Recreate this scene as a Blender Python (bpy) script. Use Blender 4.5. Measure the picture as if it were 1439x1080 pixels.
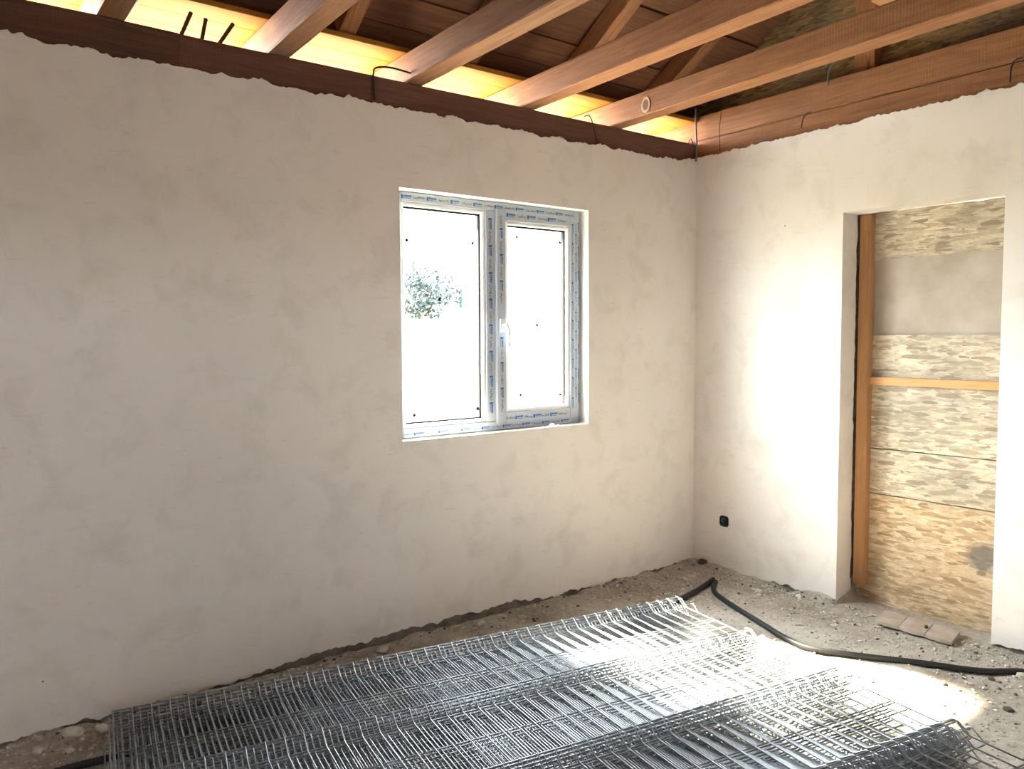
import bpy, bmesh, math, random
from mathutils import Vector, Matrix, noise
R = math.radians
random.seed(7)
scene = bpy.context.scene
for o in list(bpy.data.objects):
    bpy.data.objects.remove(o)
col = scene.collection

# ------------------------------------------------------------------ camera
CAM = Vector((-4.0614, -3.3775, 1.5))
YAW, PITCH, ROLL, FPX = 0.9206906, 0.0613522, -0.00594457, 1113.03
fw = Vector((math.cos(YAW) * math.cos(PITCH), math.sin(YAW) * math.cos(PITCH), -math.sin(PITCH)))
rt = fw.cross(Vector((0, 0, 1))).normalized()
up = rt.cross(fw)
rt, up = rt * math.cos(ROLL) + up * math.sin(ROLL), -rt * math.sin(ROLL) + up * math.cos(ROLL)
cd = bpy.data.cameras.new('camera')
cd.sensor_width = 36.0
cd.lens = 36.0 * FPX / 1439.0
cd.clip_start = 0.05
cd.clip_end = 500
cam = bpy.data.objects.new('camera', cd)
col.objects.link(cam)
m = Matrix.Identity(4)
for i in range(3):
    m[i][0], m[i][1], m[i][2], m[i][3] = rt[i], up[i], -fw[i], CAM[i]
cam.matrix_world = m
scene.camera = cam

# ------------------------------------------------------------------ sky, sun, exposure
EXPOSURE = 3.78
SKY = 5.6
SUN = 22.0
scene.view_settings.view_transform = 'Standard'
scene.view_settings.look = 'None'
scene.view_settings.gamma = 1.0
scene.view_settings.use_curve_mapping = False
scene.view_settings.exposure = EXPOSURE
scene.cycles.max_bounces = 12
scene.cycles.diffuse_bounces = 8
scene.cycles.transparent_max_bounces = 24
scene.cycles.sample_clamp_indirect = 8

w = bpy.data.worlds.new('hazy_sky')
scene.world = w
w.use_nodes = True
bg = w.node_tree.nodes['Background']
bg.inputs['Color'].default_value = (0.93, 0.97, 1.0, 1)
bg.inputs['Strength'].default_value = SKY

sl = bpy.data.lights.new('sun', 'SUN')
sl.energy = SUN
sl.angle = R(4.5)
sl.color = (1.0, 0.89, 0.70)
sun = bpy.data.objects.new('sun', sl)
col.objects.link(sun)
SUND = Vector((0.22, -1.0, -1.03)).normalized()
sun.rotation_euler = SUND.to_track_quat('-Z', 'Y').to_euler()
sun.location = (-3, 8, 9)

# sampling portal in the window opening (gives off no light of its own)
pl = bpy.data.lights.new('window_portal', 'AREA')
pl.shape = 'RECTANGLE'; pl.size = 1.2; pl.size_y = 1.2
pl.cycles.is_portal = True
po = bpy.data.objects.new('window_portal', pl)
col.objects.link(po)
po.location = (-1.55, 0.2, 1.6)
po.rotation_euler = Vector((0, -1, 0)).to_track_quat('-Z', 'Z').to_euler()

# ------------------------------------------------------------------ helpers
def tag(o, label=None, cat=None, group=None, kind=None):
    if label: o['label'] = label
    if cat: o['category'] = cat
    if group: o['group'] = group
    if kind: o['kind'] = kind
    return o

def link(o, parent=None):
    col.objects.link(o)
    if parent is not None:
        o.parent = parent
    return o

def empty(name, loc=(0, 0, 0), rz=0.0):
    o = bpy.data.objects.new(name, None)
    o.empty_display_size = 0.1
    o.location = loc
    o.rotation_euler = (0, 0, rz)
    return link(o)

class MB:
    def __init__(s):
        s.v = []; s.f = []
    def add(s, vs, fs):
        b = len(s.v)
        s.v += [tuple(v) for v in vs]
        s.f += [tuple(b + i for i in f) for f in fs]
        return s
    def box(s, a, b):
        (x0, y0, z0), (x1, y1, z1) = a, b
        return s.add([(x0, y0, z0), (x1, y0, z0), (x1, y1, z0), (x0, y1, z0), (x0, y0, z1), (x1, y0, z1), (x1, y1, z1), (x0, y1, z1)],
                     [(3, 2, 1, 0), (4, 5, 6, 7), (0, 1, 5, 4), (1, 2, 6, 5), (2, 3, 7, 6), (3, 0, 4, 7)])
    def tube(s, pts, r, n=8, ridge=None):
        pts = [Vector(p) for p in pts]
        rings = []
        prev = None
        for i, p in enumerate(pts):
            t = (pts[min(i + 1, len(pts) - 1)] - pts[max(i - 1, 0)]).normalized()
            if prev is None:
                a = Vector((0, 0, 1)) if abs(t.z) < 0.9 else Vector((1, 0, 0))
                nrm = t.cross(a).normalized()
            else:
                nrm = (prev - t * prev.dot(t)).normalized()
            prev = nrm
            bn = t.cross(nrm)
            rr = r if ridge is None else r * ridge(i)
            rings.append([p + (nrm * math.cos(2 * math.pi * k / n) + bn * math.sin(2 * math.pi * k / n)) * rr for k in range(n)])
        vs = [v for ring in rings for v in ring]
        fs = []
        for i in range(len(pts) - 1):
            for k in range(n):
                k2 = (k + 1) % n
                fs.append((i * n + k, i * n + k2, (i + 1) * n + k2, (i + 1) * n + k))
        fs.append(tuple(range(n - 1, -1, -1)))
        fs.append(tuple((len(pts) - 1) * n + k for k in range(n)))
        return s.add(vs, fs)
    def mesh(s, name, mat=None, smooth=False):
        me = bpy.data.meshes.new(name)
        me.from_pydata(s.v, [], s.f)
        me.update()
        if mat: me.materials.append(mat)
        if smooth:
            me.polygons.foreach_set('use_smooth', [True] * len(me.polygons))
        return me
    def build(s, name, mat, parent=None, smooth=False):
        return link(bpy.data.objects.new(name, s.mesh(name, mat, smooth)), parent)

def bevel(o, wdt=0.003, seg=1):
    md = o.modifiers.new('bevel', 'BEVEL'); md.width = wdt; md.segments = seg; md.limit_method = 'ANGLE'
    return o

def curve_pts(ctrl, n=10):
    """Catmull-Rom through control points."""
    P = [Vector(c) for c in ctrl]
    P = [P[0] * 2 - P[1]] + P + [P[-1] * 2 - P[-2]]
    out = []
    for i in range(1, len(P) - 2):
        for k in range(n):
            t = k / n
            a, b, c, d = P[i - 1], P[i], P[i + 1], P[i + 2]
            out.append(0.5 * ((2 * b) + (c - a) * t + (2 * a - 5 * b + 4 * c - d) * t * t + (3 * b - a - 3 * c + d) * t ** 3))
    out.append(P[-2])
    return out

def fbm(x, y=0.0, z=0.0, o=4):
    return noise.fractal(Vector((x, y, z)), 1.0, 2.0, o)

# ------------------------------------------------------------------ materials
class NT:
    def __init__(s, name):
        s.m = bpy.data.materials.new(name); s.m.use_nodes = True
        s.t = s.m.node_tree; s.b = s.t.nodes['Principled BSDF']
    def n(s, kind, **kw):
        nd = s.t.nodes.new(kind)
        for k, v in kw.items(): setattr(nd, k, v)
        return nd
    def l(s, a, b): s.t.links.new(a, b)
    def coord(s, scale=(1, 1, 1), which='Object', rot=(0, 0, 0)):
        c = s.n('ShaderNodeTexCoord'); mp = s.n('ShaderNodeMapping')
        mp.inputs['Scale'].default_value = scale; mp.inputs['Rotation'].default_value = rot
        s.l(c.outputs[which], mp.inputs['Vector'])
        return mp.outputs['Vector']
    def noise(s, vec, scale, detail=4, rough=0.55, dist=0.0):
        nd = s.n('ShaderNodeTexNoise')
        nd.inputs['Scale'].default_value = scale; nd.inputs['Detail'].default_value = detail
        nd.inputs['Roughness'].default_value = rough; nd.inputs['Distortion'].default_value = dist
        s.l(vec, nd.inputs['Vector'])
        return nd.outputs['Fac']
    def ramp(s, fac, stops, interp='LINEAR'):
        r = s.n('ShaderNodeValToRGB'); r.color_ramp.interpolation = interp
        e = r.color_ramp.elements
        while len(e) < len(stops): e.new(0.5)
        for el, (p, c) in zip(e, stops):
            el.position = p; el.color = (c[0], c[1], c[2], 1) if not isinstance(c, (int, float)) else (c, c, c, 1)
        s.l(fac, r.inputs['Fac'])
        return r.outputs['Color']
    def mix(s, fac, a, b, mode='MIX'):
        x = s.n('ShaderNodeMix', data_type='RGBA', blend_type=mode)
        for sock, val in ((x.inputs[0], fac), (x.inputs[6], a), (x.inputs[7], b)):
            if isinstance(val, (int, float)): sock.default_value = val
            elif isinstance(val, tuple): sock.default_value = (*val, 1)
            else: s.l(val, sock)
        return x.outputs[2]
    def math(s, op, a, b=0.5):
        x = s.n('ShaderNodeMath', operation=op)
        for sock, val in ((x.inputs[0], a), (x.inputs[1], b)):
            if isinstance(val, (int, float)): sock.default_value = val
            else: s.l(val, sock)
        return x.outputs[0]
    def bump(s, h, strength=0.3, dist=0.01):
        b = s.n('ShaderNodeBump'); b.inputs['Strength'].default_value = strength; b.inputs['Distance'].default_value = dist
        s.l(h, b.inputs['Height']); s.l(b.outputs['Normal'], s.b.inputs['Normal'])
    def done(s, color, rough=0.8, metal=0.0, spec=0.3):
        if isinstance(color, tuple): s.b.inputs['Base Color'].default_value = (*color, 1)
        else: s.l(color, s.b.inputs['Base Color'])
        if isinstance(rough, (int, float)): s.b.inputs['Roughness'].default_value = rough
        else: s.l(rough, s.b.inputs['Roughness'])
        s.b.inputs['Metallic'].default_value = metal
        s.b.inputs['Specular IOR Level'].default_value = spec
        return s.m

def plain(name, c, rough=0.7, metal=0.0, spec=0.3):
    return NT(name).done(c, rough, metal, spec)

def mat_plaster(name, base, dirt, tint):
    t = NT(name); v = t.coord()
    big = t.noise(v, 0.9, 3); mid = t.noise(v, 5.0, 6, 0.6, 0.4); fine = t.noise(v, 60, 4, 0.6)
    c = t.mix(t.ramp(big, [(0.35, 0.0), (0.68, 1.0)]), base, tint)
    c = t.mix(t.math('MULTIPLY', t.ramp(mid, [(0.50, 0.0), (0.78, 1.0)]), 0.5), c, dirt)
    # trowel scuffs: stretched noise
    v2 = t.coord((1.2, 1.2, 7.0), rot=(0.3, 0.5, 0.0))
    sc = t.noise(v2, 9, 6, 0.7, 0.6)
    c = t.mix(t.math('MULTIPLY', t.ramp(sc, [(0.60, 0.0), (0.70, 1.0)]), 0.36), c, dirt)
    # small pits
    vo = t.n('ShaderNodeTexVoronoi'); vo.inputs['Scale'].default_value = 3.2; t.l(v, vo.inputs['Vector'])
    pit = t.ramp(vo.outputs['Distance'], [(0.011, 1.0), (0.017, 0.0)])
    c = t.mix(pit, c, (0.09, 0.07, 0.055))
    h = t.math('ADD', t.math('MULTIPLY', mid, 0.8), t.math('MULTIPLY', fine, 0.2))
    h = t.math('ADD', h, t.math('MULTIPLY', sc, 0.35))
    t.bump(h, 0.22, 0.012)
    return t.done(c, 0.9, 0, 0.15)

def mat_wood(name, dark, light, axis='X', saw=0.0, rough=0.75, knots=True):
    t = NT(name)
    st = {'X': (0.35, 6, 6), 'Y': (6, 0.35, 6), 'Z': (6, 6, 0.35)}[axis]
    v = t.coord(st)
    oi = t.n('ShaderNodeObjectInfo')
    add = t.n('ShaderNodeVectorMath', operation='ADD'); t.l(v, add.inputs[0])
    cx = t.n('ShaderNodeCombineXYZ')
    for k in range(3): t.l(t.math('MULTIPLY', oi.outputs['Random'], 37.0 + 11 * k), cx.inputs[k])
    t.l(cx.outputs[0], add.inputs[1]); vv = add.outputs[0]
    g = t.noise(vv, 6.0, 8, 0.65, 1.2); g2 = t.noise(vv, 22, 4, 0.6, 0.4)
    f = t.math('ADD', t.math('MULTIPLY', g, 0.7), t.math('MULTIPLY', g2, 0.3))
    c = t.ramp(f, [(0.30, dark), (0.52, tuple((a + b) / 2 for a, b in zip(dark, light))), (0.70, light)])
    var = t.math('ADD', t.math('MULTIPLY', oi.outputs['Random'], 0.35), 0.80)
    hsv = t.n('ShaderNodeHueSaturation'); t.l(c, hsv.inputs['Color']); t.l(var, hsv.inputs['Value'])
    c = hsv.outputs['Color']
    # knots
    kn = t.n('ShaderNodeTexVoronoi'); kn.inputs['Scale'].default_value = 1.0
    kv = t.coord({'X': (1.3, 5, 5), 'Y': (5, 1.3, 5), 'Z': (5, 5, 1.3)}[axis]); t.l(kv, kn.inputs['Vector'])
    if knots:
        c = t.mix(t.ramp(kn.outputs['Distance'], [(0.04, 1.0), (0.075, 0.0)]), c, tuple(0.45 * q for q in dark))
    hh = f
    if saw:
        wv = t.n('ShaderNodeTexWave', wave_type='BANDS', bands_direction=axis)
        wv.inputs['Scale'].default_value = 22; wv.inputs['Distortion'].default_value = 3; wv.inputs['Detail'].default_value = 2
        t.l(t.coord(), wv.inputs['Vector'])
        hh = t.math('ADD', f, t.math('MULTIPLY', wv.outputs['Fac'], saw))
        c = t.mix(t.math('MULTIPLY', wv.outputs['Fac'], 0.25 * saw), c, tuple(0.5 * q for q in dark))
    t.bump(hh, 0.35, 0.004)
    return t.done(c, rough, 0, 0.25)

def mat_osb(name, cols, grime=0.5, stain=None):
    """Oriented strand board: layers of stretched cells at random angles. Board lies in the Y-Z plane."""
    t = NT(name)
    last = None
    oi = t.n('ShaderNodeObjectInfo')
    cols = list(cols)
    hsum = None
    for k, (ang, sc) in enumerate([(0.15, 90), (-0.60, 72), (0.95, 84), (-0.22, 62)]):
        v = t.coord((1, 0.20, 1.0), rot=(ang, 0, 0))
        add = t.n('ShaderNodeVectorMath', operation='ADD'); t.l(v, add.inputs[0])
        cx = t.n('ShaderNodeCombineXYZ')
        t.l(t.math('MULTIPLY', oi.outputs['Random'], 19.0 + k * 7), cx.inputs[1]); t.l(t.math('MULTIPLY', oi.outputs['Random'], 5.0 + k), cx.inputs[2])
        t.l(cx.outputs[0], add.inputs[1])
        nz = t.n('ShaderNodeTexNoise'); nz.inputs['Scale'].default_value = 30; nz.inputs['Detail'].default_value = 2
        t.l(add.outputs[0], nz.inputs['Vector'])
        wrp = t.n('ShaderNodeVectorMath', operation='MULTIPLY_ADD')
        t.l(nz.outputs['Color'], wrp.inputs[0]); wrp.inputs[1].default_value = (0.0, 0.018, 0.012); t.l(add.outputs[0], wrp.inputs[2])
        vo = t.n('ShaderNodeTexVoronoi'); vo.inputs['Scale'].default_value = sc
        t.l(wrp.outputs[0], vo.inputs['Vector'])
        sep = t.n('ShaderNodeSeparateColor'); t.l(vo.outputs['Color'], sep.inputs[0])
        c = t.ramp(sep.outputs[0], [(0.0, cols[0]), (0.35, cols[1]), (0.7, cols[2]), (1.0, cols[3])])
        if last is None:
            last = c; hsum = sep.outputs[1]
        else:
            msk = t.ramp(sep.outputs[2], [(0.55, 0.0), (0.6, 1.0)])
            last = t.mix(msk, last, c)
            hsum = t.mix(msk, hsum, sep.outputs[1])
    v0 = t.coord()
    gr = t.noise(v0, 3.0, 5, 0.6, 0.5)
    last = t.mix(t.math('MULTIPLY', t.ramp(gr, [(0.42, 0.0), (0.66, 1.0)]), grime), last, (0.16, 0.15, 0.135))
    fine = t.noise(t.coord((1, 0.5, 3)), 70, 5, 0.7)
    last = t.mix(t.math('MULTIPLY', t.ramp(fine, [(0.35, 1.0), (0.55, 0.0)]), 0.35), last, tuple(0.55 * q for q in cols[0]))
    if stain:
        sub = t.n('ShaderNodeVectorMath', operation='DISTANCE')
        c0 = t.n('ShaderNodeTexCoord'); nz = t.n('ShaderNodeTexNoise'); nz.inputs['Scale'].default_value = 16; nz.inputs['Detail'].default_value = 5
        t.l(c0.outputs['Object'], nz.inputs['Vector'])
        wv = t.n('ShaderNodeVectorMath', operation='MULTIPLY_ADD'); t.l(nz.outputs['Color'], wv.inputs[0]); wv.inputs[1].default_value = (0.0, 0.09, 0.09); t.l(c0.outputs['Object'], wv.inputs[2])
        t.l(wv.outputs[0], sub.inputs[0]); sub.inputs[1].default_value = (0.003, stain[0] + 0.045, stain[1] + 0.045)
        last = t.mix(t.math('MULTIPLY', t.ramp(sub.outputs['Value'], [(0.055, 1.0), (0.10, 0.0)]), 0.8), last, (0.13, 0.12, 0.11))
    t.bump(hsum, 0.25, 0.003)
    return t.done(last, 0.75, 0, 0.25)

M = {}
M['plaster'] = mat_plaster('plaster', (0.775, 0.732, 0.705), (0.50, 0.45, 0.405), (0.72, 0.68, 0.655))
M['plaster_white'] = mat_plaster('reveal_plaster', (0.80, 0.78, 0.74), (0.6, 0.57, 0.52), (0.76, 0.74, 0.70))
t = NT('rough_mortar'); v = t.coord()
t.bump(t.noise(v, 30, 6, 0.7), 0.8, 0.02)
M['mortar'] = t.done(t.ramp(t.noise(v, 12, 6, 0.7), [(0.3, (0.10, 0.085, 0.07)), (0.7, (0.30, 0.26, 0.22))]), 0.95, 0, 0.1)
M['beam'] = mat_wood('rough_sawn_beam', (0.20, 0.085, 0.042), (0.42, 0.195, 0.085), 'Y', 0.5)
M['beam_x'] = mat_wood('wall_plate_wood', (0.115, 0.045, 0.026), (0.24, 0.10, 0.052), 'X', 0.3)
M['beam_z'] = mat_wood('stud_wood', (0.26, 0.11, 0.05), (0.48, 0.22, 0.10), 'Z', 0.3)
M['old_board'] = mat_wood('old_roof_board', (0.11, 0.046, 0.025), (0.27, 0.12, 0.062), 'X', 0.2)
M['pine'] = mat_wood('fresh_pine_board', (0.29, 0.125, 0.014), (0.40, 0.19, 0.026), 'X', 0.0, knots=False)
M['batten'] = mat_wood('batten_pine', (0.50, 0.25, 0.10), (0.68, 0.39, 0.19), 'Y', 0.0, knots=False)
M['post'] = mat_wood('door_post_pine', (0.34, 0.17, 0.075), (0.50, 0.275, 0.13), 'Z', 0.0)
M['osb'] = mat_osb('strand_board', [(0.30, 0.24, 0.17), (0.50, 0.41, 0.30), (0.60, 0.51, 0.38), (0.72, 0.63, 0.49)], 0.45)
M['osb_warm'] = mat_osb('strand_board_warm', [(0.34, 0.23, 0.13), (0.55, 0.39, 0.23), (0.64, 0.48, 0.31), (0.74, 0.60, 0.42)], 0.30, (-0.275, 0.37))
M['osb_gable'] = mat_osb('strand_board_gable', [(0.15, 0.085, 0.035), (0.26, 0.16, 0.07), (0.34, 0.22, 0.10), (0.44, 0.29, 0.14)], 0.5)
t = NT('grey_board'); v = t.coord()
M['greyboard'] = t.done(t.ramp(t.noise(v, 3.5, 5, 0.6), [(0.35, (0.36, 0.30, 0.25)), (0.7, (0.47, 0.41, 0.36))]), 0.85, 0, 0.2)
M['pvc'] = plain('white_pvc', (0.62, 0.63, 0.65), 0.35, 0, 0.5)
M['film'] = plain('protective_film', (0.44, 0.48, 0.55), 0.35, 0, 0.5)
M['bead'] = plain('glazing_bead_white', (0.85, 0.86, 0.87), 0.3, 0, 0.5)
M['gasket'] = plain('dark_gasket', (0.012, 0.012, 0.014), 0.8, 0, 0.1)
M['print_blue'] = plain('print_blue', (0.03, 0.13, 0.36), 0.6)
M['print_grey'] = plain('print_grey', (0.11, 0.13, 0.16), 0.6)
M['zinc'] = NT('galvanised_wire'); t = M['zinc']; v = t.coord()
M['zinc'] = t.done(t.ramp(t.noise(v, 40, 3), [(0.3, (0.25, 0.265, 0.29)), (0.7, (0.37, 0.39, 0.42))]), 0.42, 0.7, 0.5)
M['hose'] = plain('black_conduit', (0.018, 0.018, 0.018), 0.6, 0, 0.4)
M['wire'] = plain('black_wire', (0.02, 0.018, 0.018), 0.6)
M['cable_grey'] = plain('grey_cable', (0.16, 0.16, 0.17), 0.6)
M['steel'] = plain('rusty_rebar', (0.10, 0.055, 0.035), 0.8, 0.3)
M['box'] = plain('black_plastic', (0.015, 0.015, 0.02), 0.5)
M['felt'] = plain('light_block_felt', (0.02, 0.02, 0.022), 0.95)
t = NT('dusty_floor'); v = t.coord()
n1 = t.noise(v, 2.2, 6, 0.6, 0.3); n2 = t.noise(v, 45, 6, 0.75); n3 = t.noise(v, 160, 3, 0.6)
c = t.ramp(n1, [(0.32, (0.30, 0.25, 0.20)), (0.50, (0.43, 0.385, 0.33)), (0.68, (0.56, 0.52, 0.46))])
c = t.mix(t.ramp(n2, [(0.56, 0.0), (0.66, 1.0)]), c, (0.62, 0.58, 0.52))
c = t.mix(t.ramp(n2, [(0.34, 1.0), (0.43, 0.0)]), c, (0.13, 0.105, 0.08))
t.bump(t.math('ADD', n2, t.math('MULTIPLY', n3, 0.5)), 0.7, 0.012)
M['floor'] = t.done(c, 0.95, 0, 0.1)
t = NT('rubble'); oi = t.n('ShaderNodeObjectInfo'); v = t.coord()
M['rubble'] = t.done(t.ramp(t.noise(v, 14, 4, 0.7), [(0.3, (0.34, 0.30, 0.25)), (0.5, (0.55, 0.51, 0.45)), (0.7, (0.76, 0.73, 0.68))]), 0.95, 0, 0.1)
M['chunk'] = mat_plaster('plaster_chunk', (0.68, 0.62, 0.55), (0.45, 0.38, 0.31), (0.62, 0.58, 0.52))
M['clod'] = plain('dark_clod', (0.10, 0.085, 0.07), 0.95)
t = NT('fired_tile'); v = t.coord(); n = t.noise(v, 20, 5, 0.6); t.bump(n, 0.2, 0.004)
M['tile'] = t.done(t.ramp(n, [(0.3, (0.34, 0.27, 0.22)), (0.7, (0.46, 0.385, 0.325))]), 0.9, 0, 0.15)
t = NT('yard_ground'); v = t.coord(); n = t.noise(v, 1.5, 6, 0.6)
M['yard'] = t.done(t.ramp(n, [(0.3, (0.14, 0.125, 0.09)), (0.7, (0.20, 0.18, 0.135))]), 0.95, 0, 0.1)
M['leaf'] = plain('leaf_green', (0.012, 0.020, 0.020), 0.6)
M['bark'] = plain('bark', (0.22, 0.2, 0.18), 0.9)
M['concrete'] = plain('pale_concrete', (0.55, 0.55, 0.54), 0.9)
# clear pane: straight-through with a fresnel sheen
gm = bpy.data.materials.new('window_glass'); gm.use_nodes = True
nt = gm.node_tree; nt.nodes.remove(nt.nodes['Principled BSDF'])
tr = nt.nodes.new('ShaderNodeBsdfTransparent'); tr.inputs[0].default_value = (0.93, 0.96, 0.95, 1)
gl = nt.nodes.new('ShaderNodeBsdfGlossy'); gl.inputs['Roughness'].default_value = 0.02
lw = nt.nodes.new('ShaderNodeLayerWeight'); lw.inputs['Blend'].default_value = 0.5
pw = nt.nodes.new('ShaderNodeMath'); pw.operation = 'POWER'; pw.inputs[1].default_value = 4.0; nt.links.new(lw.outputs['Facing'], pw.inputs[0])
fr = nt.nodes.new('ShaderNodeMath'); fr.operation = 'MULTIPLY_ADD'; fr.inputs[1].default_value = 0.5; fr.inputs[2].default_value = 0.03
nt.links.new(pw.outputs[0], fr.inputs[0])
mx = nt.nodes.new('ShaderNodeMixShader')
nt.links.new(fr.outputs[0], mx.inputs[0]); nt.links.new(tr.outputs[0], mx.inputs[1]); nt.links.new(gl.outputs[0], mx.inputs[2])
nt.links.new(mx.outputs[0], nt.nodes['Material Output'].inputs['Surface'])
M['glass'] = gm

# ------------------------------------------------------------------ room dimensions
XL, YB = -5.0, -4.4            # far ends of the room behind / left of the camera
WX0, WX1, WZ0, WZ1 = -2.165, -0.936, 0.989, 2.213   # window opening
DY0, DY1, DZ = -1.81, -1.012, 2.155                 # door opening
TH = 0.26
PLT = 2.72                      # top of the wall plate

# ------------------------------------------------------------------ floor
def floor_z(x, y):
    n = fbm(x * 1.7, y * 1.7, 3.1, 5) * 0.012 + fbm(x * 14, y * 14, 1.0, 3) * 0.0045
    # dirt heaped against the walls
    d1 = max(0.0, 1 - (-y) / 0.16); d2 = max(0.0, 1 - (-x) / 0.13)
    if -1.80 < y < -1.02: d2 = 0.0
    hp = max(d1, d2)
    n += 0.035 * hp * hp * (0.6 + 0.8 * fbm(x * 5, y * 5, 7.0, 3))
    n += 0.022 * max(0.0, 1 - math.hypot(x + 0.05, y + 0.12) / 0.3)
    return n - 0.006

def make_floor():
    mb = MB(); xs = []; ys = []
    st = 0.025
    nx = int((0.26 - XL) / st) + 1; ny = int((0.02 - YB) / st) + 1
    for j in range(ny):
        for i in range(nx):
            x = XL + i * st; y = YB + j * st
            mb.v.append((x, y, floor_z(x, y)))
    for j in range(ny - 1):
        for i in range(nx - 1):
            a = j * nx + i
            mb.f.append((a, a + 1, a + nx + 1, a + nx))
    o = mb.build('floor', M['floor'], smooth=True)
    tag(o, 'dusty grey-brown bare concrete floor strewn with grit', kind='structure')
    return o
floor = make_floor()

# ------------------------------------------------------------------ walls
def wall_blocks(name, boxes, label):
    mb = MB()
    for a, b in boxes: mb.box(a, b)
    o = mb.build(name, M['mortar'])
    return tag(o, label, kind='structure')

wall_front = wall_blocks('wall_front', [((XL - TH, 0.016, -0.35), (WX0 - 0.01, TH, 2.575)), ((WX1 + 0.01, 0.016, -0.35), (TH, TH, 2.575)),
                                        ((WX0 - 0.01, 0.016, -0.35), (WX1 + 0.01, TH, WZ0 - 0.012)), ((WX0 - 0.01, 0.016, WZ1 + 0.01), (WX1 + 0.01, TH, 2.575))],
                         'pale plastered wall with the window in it')
wall_right = wall_blocks('wall_right', [((0.016, DY1 + 0.012, -0.35), (TH, 0.016, 2.60)), ((0.016, YB, -0.35), (TH, DY0 - 0.012, 2.60)),
                                        ((0.016, DY0 - 0.012, DZ + 0.012), (TH, DY1 + 0.012, 2.60))],
                         'pale plastered wall with the boarded-up doorway')
# the two walls behind the camera
wall_left = wall_blocks('wall_left', [((XL - TH, YB - TH, -0.35), (XL, 0.016, 2.575))], 'plain wall at the left end of the room')
wall_left.data.materials[0] = M['plaster']
wall_back = wall_blocks('wall_back', [((XL, YB - TH, -0.35), (-4.3, YB, 2.575)), ((-3.9, YB - TH, -0.35), (TH, YB, 2.575)),
                                      ((-4.3, YB - TH, -0.35), (-3.9, YB, 1.45)), ((-4.3, YB - TH, 1.85), (-3.9, YB, 2.575))],  # small opening added in the unseen wall to let in fill light
                        'plain wall behind the viewer with a small opening added for fill light')
wall_back.data.materials[0] = M['plaster']

def plaster(name, parent, u0, u1, top, bot, hole, place, depth=0.02, mat=None, hole_to_floor=False):
    """A ragged-edged coat of plaster. place(u, d, z) -> point; d = depth into the wall."""
    hu0, hu1, hz0, hz1 = hole
    us = []
    u = u0
    while u < u1 - 1e-6:
        us.append(u); u += 0.011
    us.append(u1)
    us = sorted(set([q for q in us if abs(q - hu0) > 0.004 and abs(q - hu1) > 0.004] + [hu0, hu1]))
    mb = MB()
    def quad(a, b, c, d): mb.add([place(*a), place(*b), place(*c), place(*d)], [(0, 1, 2, 3)])
    def strip(a, b, za0, za1, zb0, zb1, rb, rt_):
        nseg = 6
        for k in range(nseg):
            f0, f1 = k / nseg, (k + 1) / nseg
            quad((a, 0, za0 + (za1 - za0) * f0), (b, 0, zb0 + (zb1 - zb0) * f0), (b, 0, zb0 + (zb1 - zb0) * f1), (a, 0, za0 + (za1 - za0) * f1))
        if rb: quad((a, depth, za0), (b, depth, zb0), (b, 0, zb0), (a, 0, za0))
        if rt_: quad((a, 0, za1), (b, 0, zb1), (b, depth, zb1), (a, depth, za1))
    for a, b in zip(us[:-1], us[1:]):
        if a >= hu0 - 1e-6 and b <= hu1 + 1e-6:
            if not hole_to_floor:
                strip(a, b, bot(a), hz0, bot(b), hz0, True, False)
            strip(a, b, hz1, top(a), hz1, top(b), False, True)
        else:
            strip(a, b, bot(a), top(a), bot(b), top(b), True, True)
    o = mb.build(name, mat or M['plaster'], parent)
    bm = bmesh.new(); bm.from_mesh(o.data)
    bmesh.ops.remove_doubles(bm, verts=bm.verts, dist=1e-5)
    bmesh.ops.recalc_face_normals(bm, faces=bm.faces)
    bm.to_mesh(o.data); bm.free()
    return o

def topF(x):
    return 2.585 + 0.012 * fbm(x * 2.2, 0, 0.3, 2) + 0.014 * fbm(x * 9, 0, 5, 2) + 0.011 * fbm(x * 37, 0, 5, 4) - 0.02 * max(0.0, fbm(x * 6, 3, 5, 2) - 0.25) + (0.035 * max(0, 1 + x / 0.35)) * 1.0
def botF(x):
    b = 0.022 + 0.026 * fbm(x * 3.1, 4, 0, 2) + 0.014 * fbm(x * 20, 9, 0, 4)
    b += 0.03 * max(0.0, min(1.0, (x + 3.0) / 0.4, (-1.2 - x) / 0.4))
    return b
def topR(y): return 2.628 + 0.010 * fbm(y * 2.4, 2, 0.3, 2) + 0.014 * fbm(y * 9, 3, 5, 2) + 0.011 * fbm(y * 37, 3, 5, 4)
def botR(y):
    b = 0.018 + 0.016 * fbm(y * 3.3, 14, 0, 2) + 0.014 * fbm(y * 22, 19, 0, 4)
    return b
plaster('plaster', wall_front, XL, 0.0, topF, botF, (WX0, WX1, WZ0, WZ1), lambda u, d, z: (u, d, z))
plaster('plaster', wall_right, YB, 0.0, topR, botR, (DY0, DY1, 0, DZ), lambda u, d, z: (d, u, z), hole_to_floor=True)

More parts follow.
